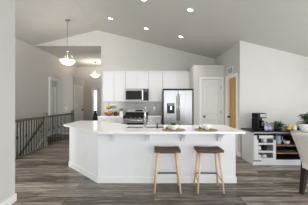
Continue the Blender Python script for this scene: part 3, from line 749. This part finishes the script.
def make_mug(label, loc, m, rz, group, h=0.085, r=0.038):
    o = thing('mug', label, 'mug', loc, rz, group)
    MB().lathe([(0.001, 0), (r*0.85, 0), (r, 0.01), (r, h), (r*0.92, h), (r*0.88, 0.012), (0.001, 0.008)], seg=20).build('cup', m, o)
    MB().tube([(r*0.95, 0, h*0.8), (r*1.5, 0, h*0.78), (r*1.75, 0, h*0.5), (r*1.45, 0, h*0.22), (r*0.95, 0, h*0.2)], 0.006, 6).build('handle', m, o)
    return o
TB = SBT
make_mug('white-lilac mug beside the coffee maker', (SBX0+0.365, 4.22, TB), 'lavender', 0.5, 'mugs on the coffee bar', 0.10, 0.042)
make_mug('lavender mug between the lilac mug and the leafy garland', (SBX0+0.46, 4.25, TB), 'lavender', -0.4, 'mugs on the coffee bar', 0.09, 0.045)
rows = [(0.473, 'upper'), (0.303, 'middle'), (0.115, 'bottom')]
for z, nm in rows:
    for k, (dx, side) in enumerate(((0.17, 'left'), (0.30, 'right'))):
        make_mug('%s mug on the %s cubby shelf, %s one' % ('black' if (nm == 'middle') != (k == 0) and nm != 'bottom' else 'white', nm, side), (SBX0+dx, SBY0+0.10, z), 'black' if (nm == 'middle') != (k == 0) and nm != 'bottom' else 'ceramic', 2.4+k, 'mugs behind the barn door', 0.09, 0.045)
pc = thing('pitcher', 'pale blue pitcher on the top shelf of the open compartment', 'pitcher', (SBX0+0.62, SBY0+0.14, 0.422))
MB().lathe([(0.001, 0), (0.05, 0), (0.062, 0.05), (0.055, 0.13), (0.05, 0.19), (0.046, 0.19), (0.05, 0.13), (0.055, 0.05), (0.001, 0.01)], seg=22).build('jug', 'paleblue', pc)
MB().tube([(0.05, 0, 0.17), (0.095, 0, 0.16), (0.10, 0, 0.09), (0.058, 0, 0.05)], 0.008, 6).build('handle', 'paleblue', pc)
for k in range(2):
    o = MB().lathe([(0.001, 0), (0.035, 0), (0.075, 0.055), (0.07, 0.056), (0.03, 0.008), (0.001, 0.006)], seg=22).build('bowl', 'ceramic', None, (SBX0+0.80, SBY0+0.13, 0.422+0.025*k))
    single(o, ('lower white bowl of the nested pair beside the blue pitcher', 'upper white bowl of the nested pair beside the blue pitcher')[k], 'bowl', 'nested bowls in the sideboard')
bx = MB().box(-0.20, 0.20, -0.14, 0.14, 0, 0.012, .003).box(-0.20, 0.20, -0.14, -0.128, 0.012, 0.05).box(-0.20, 0.20, 0.128, 0.14, 0.012, 0.05).box(-0.20, -0.188, -0.128, 0.128, 0.012, 0.05).box(0.188, 0.2, -0.128, 0.128, 0.012, 0.05)
single(bx.build('serving_tray', 'espresso', None, (SBX0+0.745, SBY0+0.20, 0.257)), 'dark wooden tray on the middle shelf of the open compartment', 'tray')

cm = thing('coffee_maker', 'black drip coffee maker at the left end of the coffee bar', 'coffee maker', (2.425, 4.38, TB), R(10))
MB().box(-0.11, 0.11, -0.13, 0.12, 0, 0.045, .012).build('base', 'black', cm)
MB().box(-0.11, 0.11, 0.03, 0.12, 0.045, 0.26, .012).box(-0.11, -0.075, -0.10, 0.03, 0.045, 0.26, .008).build('water_tank', 'black', cm)
MB().box(-0.11, 0.11, -0.11, 0.12, 0.26, 0.375, .018).build('brew_head', 'black', cm)
MB().box(-0.06, 0.09, -0.114, -0.108, 0.28, 0.355, .002).build('control_panel', 'steel', cm)
cf = MB().lathe([(0.001, 0), (0.055, 0), (0.066, 0.03), (0.064, 0.08), (0.045, 0.125), (0.05, 0.14), (0.046, 0.14), (0.041, 0.125), (0.06, 0.08), (0.062, 0.03), (0.001, 0.006)], (0.02, -0.05, 0.047), 22).build('carafe', 'smoke', cm)
MB().tube([(0.07, -0.09, 0.175), (0.105, -0.12, 0.165), (0.105, -0.12, 0.09), (0.075, -0.095, 0.075)], 0.009, 6).build('handle', 'black', cf)
MB().lathe([(0.048, 0.14), (0.05, 0.155), (0.02, 0.165), (0.001, 0.165)], (0.02, -0.05, 0.047), 18).build('lid', 'black', cf)

gp = thing('leafy_centrepiece', 'low dark green leafy arrangement between mugs and lemons', 'plant', (SBX0+0.70, 4.34, TB))
MB().lathe([(0.001, 0), (0.07, 0), (0.085, 0.04), (0.08, 0.045), (0.001, 0.035)], seg=20).build('dish', 'bronze', gp)
g = MB(); plant(g, 120, (0, 0, 0.035), 0.13, 0.11, 0.075, 0.04, (-0.1, 0.9), 0.4)
for k in range(8): g.leaf((0.06*math.cos(k), 0.04*math.sin(k), 0.11), (0.3*math.cos(k*2), 0.2, 1), 0.10, 0.03, 0.1)
g.build('foliage', 'leaf', gp)
for i, (dx, dy, dz) in enumerate(((0.86, 4.22, 0), (0.93, 4.27, 0), (0.885, 4.30, 0), (0.90, 4.25, 0.055))):
    fruit('lemon', ['yellow lemon nearest the leafy arrangement on the bar', 'yellow lemon nearest the white canister', 'yellow lemon at the back of the small heap', 'yellow lemon on top of the small heap'][i], 'lemon', (SBX0+dx, dy, TB+0.036+dz), 0.036, 'lemons on the coffee bar', 1.0, False)
cn = thing('canister', 'small white lidded canister right of the lemons', 'canister', (SBX0+1.005, 4.24, TB))
MB().lathe([(0.001, 0), (0.045, 0), (0.048, 0.01), (0.048, 0.085), (0.04, 0.09)], seg=20).build('jar', 'ceramic', cn)
MB().lathe([(0.05, 0.09), (0.05, 0.10), (0.015, 0.108), (0.015, 0.125), (0.001, 0.127)], seg=20).build('lid', 'ceramic', cn)
yp = thing('yellow_flowers', 'yellow blooms with green leaves right of the white canister', 'plant', (SBX0+1.16, 4.30, TB))
MB().lathe([(0.001, 0), (0.05, 0), (0.058, 0.05), (0.052, 0.052), (0.001, 0.04)], seg=18).build('pot', 'bronze', yp)
g = MB(); plant(g, 40, (0, 0, 0.04), 0.07, 0.06, 0.06, 0.03); g.build('foliage', 'leaf', yp)
g = MB()
for k in range(9): g.ball((random.uniform(-.07, .07), random.uniform(-.05, .04), 0.09+random.uniform(0, .05)), 0.022, 0.022, 0.016, 8)
g.build('blossoms', 'lemon', yp)

# ------------------------------------------------------------------ dining table, planter, chair
dt = thing('dining_table', 'pale wood dining table behind the upholstered chair', 'table', (3.55, 3.45, 0))
MB().box(-0.72, 0.72, -0.55, 0.50, 0.72, 0.76, .008).build('tabletop', 'tabletop', dt)
MB().box(-0.58, 0.58, -0.42, -0.39, 0.64, 0.72).box(-0.58, 0.58, 0.36, 0.39, 0.64, 0.72).box(-0.58, -0.55, -0.39, 0.36, 0.64, 0.72).box(0.55, 0.58, -0.39, 0.36, 0.64, 0.72).build('apron', 'espresso', dt)
for sx in (-1, 1):
    for y in (-0.40, 0.37): MB().bar((sx*0.555, y, 0), (sx*0.555, y, 0.72), 0.05, 0.05, .004, 0.08, 0.08).build('leg', 'espresso', dt)
pl = thing('planter_bowl', 'white bowl planter with dark leafy greenery on the dining table', 'plant', (3.01, 3.72, 0.76))
MB().lathe([(0.001, 0), (0.085, 0), (0.12, 0.03), (0.165, 0.165), (0.157, 0.168), (0.11, 0.04), (0.001, 0.03)], seg=30).build('bowl', 'ceramic', pl)
MB().lathe([(0.001, 0.14), (0.145, 0.135), (0.140, 0.13), (0.001, 0.12)], seg=24).build('soil', 'soil', pl)
g = MB(); plant(g, 190, (0.04, 0, 0.14), 0.14, 0.21, 0.11, 0.055, (-0.2, 0.8), 0.35)
g.build('foliage', 'leaf', pl)

ch = thing('dining_chair', 'greige upholstered dining chair with dark tapered legs at the table', 'chair', (2.235, 2.574, 0), R(10))
# chair faces +x (to the table); its back leans away to -x and is the panel the photo shows
bk = MB(); n = 10; HW = 0.26
def xc(t): return -0.0-0.19*t**1.25
rowsz = [0.42+0.50*i/n for i in range(n+1)]
for sg in (0, 1):
    for i, z in enumerate(rowsz):
        t = i/n
        for q in range(7):
            v = -1+2*q/6
            wd = HW*(1+0.02*t); zz = z - (0.025*(abs(v)**3)*t)
            th = 0.085*(1-0.35*t)*(1-0.25*abs(v)**4)
            bk.v.append((xc(t) + (th if sg else 0) + 0.012*v*v, v*wd, zz))
K = (n+1)*7
for i in range(n):
    for q in range(6):
        a = i*7+q; f_ = [a, a+1, a+8, a+7]
        bk.f.append(f_[::-1]); bk.sm.append(True); bk.f.append([K+k for k in f_]); bk.sm.append(True)
per = [q for q in range(7)]+[(i+1)*7-1 for i in range(1, n+1)]+[n*7+q for q in range(5, -1, -1)]+[i*7 for i in range(n-1, 0, -1)]
for k in range(len(per)):
    a, b = per[k], per[(k+1) % len(per)]; bk.f.append([a, b, K+b, K+a]); bk.sm.append(False)
bk.build('backrest', 'upholstery', ch)
MB().box(0.0, 0.50, -0.26, 0.26, 0.36, 0.48, .03, seg=3).build('seat', 'upholstery', ch)
for sy in (-1, 1):
    MB().bar((-0.03, sy*0.225, 0), (0.03, sy*0.22, 0.37), 0.046, 0.046, .004, 0.075, 0.075).build('leg', 'espresso', ch)
    MB().bar((0.455, sy*0.215, 0), (0.45, sy*0.215, 0.37), 0.034, 0.034, .004, 0.05, 0.05).build('leg', 'espresso', ch)

# ------------------------------------------------------------------ vent, vase, lamps
vg = thing('wall_vent', 'white return-air vent on the wall above the wooden door', 'vent', (XR, 5.275, 2.225))
MB().box(-0.012, 0, -0.17, -0.145, -0.10, 0.10).box(-0.012, 0, 0.145, 0.17, -0.10, 0.10).box(-0.012, 0, -0.145, 0.145, 0.08, 0.10).box(-0.012, 0, -0.145, 0.145, -0.10, -0.08).box(-0.012, 0, -0.008, 0.008, -0.08, 0.08).build('frame', 'trim', vg)
MB().box(-0.003, 0, -0.145, 0.145, -0.08, 0.08).build('backing', 'darkgrey', vg)
m = MB()
for k in range(6): m.box(-0.009, -0.003, -0.145, 0.145, -0.070+k*0.027, -0.064+k*0.027)
m.build('louvres', 'trim', vg)
vs = MB().lathe([(0.001, 0), (0.09, 0), (0.12, 0.15), (0.14, 0.45), (0.10, 0.70), (0.06, 0.82), (0.075, 0.92), (0.065, 0.92), (0.05, 0.82), (0.001, 0.8)], seg=24).build('floor_vase', 'bronze', None, (-3.03, 9.8, 0))
single(vs, 'tall dark floor vase at the far end of the hall', 'vase')

def pendant(label, loc, ztop, power, r=0.215):
    # loc = centre of the bowl rim
    o = thing('pendant_lamp', label, 'pendant lamp', loc, 0, 'alabaster bowl pendants')
    L = ztop-loc[2]
    MB().lathe([(0.065, L), (0.065, L-0.02), (0.03, L-0.05), (0.008, L-0.06)], seg=18).build('canopy', 'nickel', o)
    MB().cone((0, 0, 0.06), (0, 0, L-0.04), 0.007, 0.007, 8).build('rod', 'nickel', o)
    MB().lathe([(0.010, 0.31), (0.04, 0.29), (0.035, 0.26), (0.012, 0.25)], seg=14).build('hub', 'nickel', o)
    for k in range(3):
        a = 2*math.pi*k/3+0.5; c_, s_ = math.cos(a), math.sin(a)
        MB().tube([(0.02*c_, 0.02*s_, 0.27), (0.07*c_, 0.07*s_, 0.20), (r*0.96*c_, r*0.96*s_, 0.01)], 0.0035, 6).build('arm', 'nickel', o)
    MB().lathe([(r, 0.01), (r*0.99, -0.005), (r*0.86, -0.055), (r*0.6, -0.10), (r*0.3, -0.128), (0.015, -0.135), (0.012, -0.12), (r*0.58, -0.09), (r*0.83, -0.048), (r*0.96, 0.01)], seg=32, close=True).build('bowl_shade', 'alabaster', o)
    MB().lathe([(0.001, -0.165), (0.012, -0.16), (0.016, -0.148), (0.008, -0.14), (0.02, -0.13)], seg=12).build('finial', 'nickel', o)
    l = bpy.data.lights.new('pendant_bulb', 'POINT'); l.energy = power; l.color = (1, 0.92, 0.82); l.shadow_soft_size = 0.08
    b = bpy.data.objects.new('pendant_bulb', l); COL.objects.link(b); b.location = (0, 0, -0.01); b.parent = o
d1_ = 5.55
x_ = (67.6-154)/F_PX*d1_; z_ = CAM_H+(102.5-60.6)/F_PX*d1_
pendant('white bowl pendant lamp on a long rod from the vaulted ceiling', (x_, d1_, z_), cz(x_)+0.01, 11)
d2_ = 9.3
x_ = (95.3-154)/F_PX*d2_; z_ = CAM_H+(102.5-74.8)/F_PX*d2_
pendant('smaller-looking white bowl pendant lamp farther back in the hall', (x_, d2_, z_), HZ, 30)

# recessed lights on the right slope
def on_slope(px, py):
    dx, dz = (px-154)/F_PX, (102.5-py)/F_PX
    # CAM_H + dz d = RZ - SL (dx d - RX)
    d = (RZ + SL*RX - CAM_H)/(dz + SL*dx); return dx*d, d
RL = [((110.5, 18.5), 'recessed ceiling light nearest the ridge and the hall pendant'), ((146.2, 28.5), 'recessed ceiling light above the microwave, close to the kitchen wall'),
      ((181, 36.6), 'recessed ceiling light above the refrigerator, lowest on the slope'), ((190.3, 10), 'recessed ceiling light nearest the camera on the right'), ((143.5, -1.0), 'recessed ceiling light cut by the top edge of the picture')]
first = None
for (px, py), lab in RL:
    x, y = on_slope(px, py); z = cz(x)
    if first is None:
        o = thing('recessed_light', lab, 'ceiling light', (x, y, z), 0, 'recessed lights in the vaulted ceiling'); o.rotation_euler = (0, math.atan(SL), 0)
        MB().lathe([(0.070, -0.001), (0.070, -0.007), (0.052, -0.009), (0.050, -0.001)], seg=24, close=True).build('trim_ring', 'trim', o)
        MB().lathe([(0.001, -0.005), (0.051, -0.005), (0.051, -0.001), (0.001, -0.001)], seg=24).build('lens', 'lens', o)
        first = o
    else: dup(first, (x, y, z), lab)
    l = bpy.data.lights.new('downlight', 'SPOT'); l.energy = 42; l.color = (1, 0.95, 0.88); l.spot_size = R(120); l.spot_blend = 0.8; l.shadow_soft_size = 0.06
    b = bpy.data.objects.new('downlight', l); COL.objects.link(b); b.location = (x, y, z-0.03)
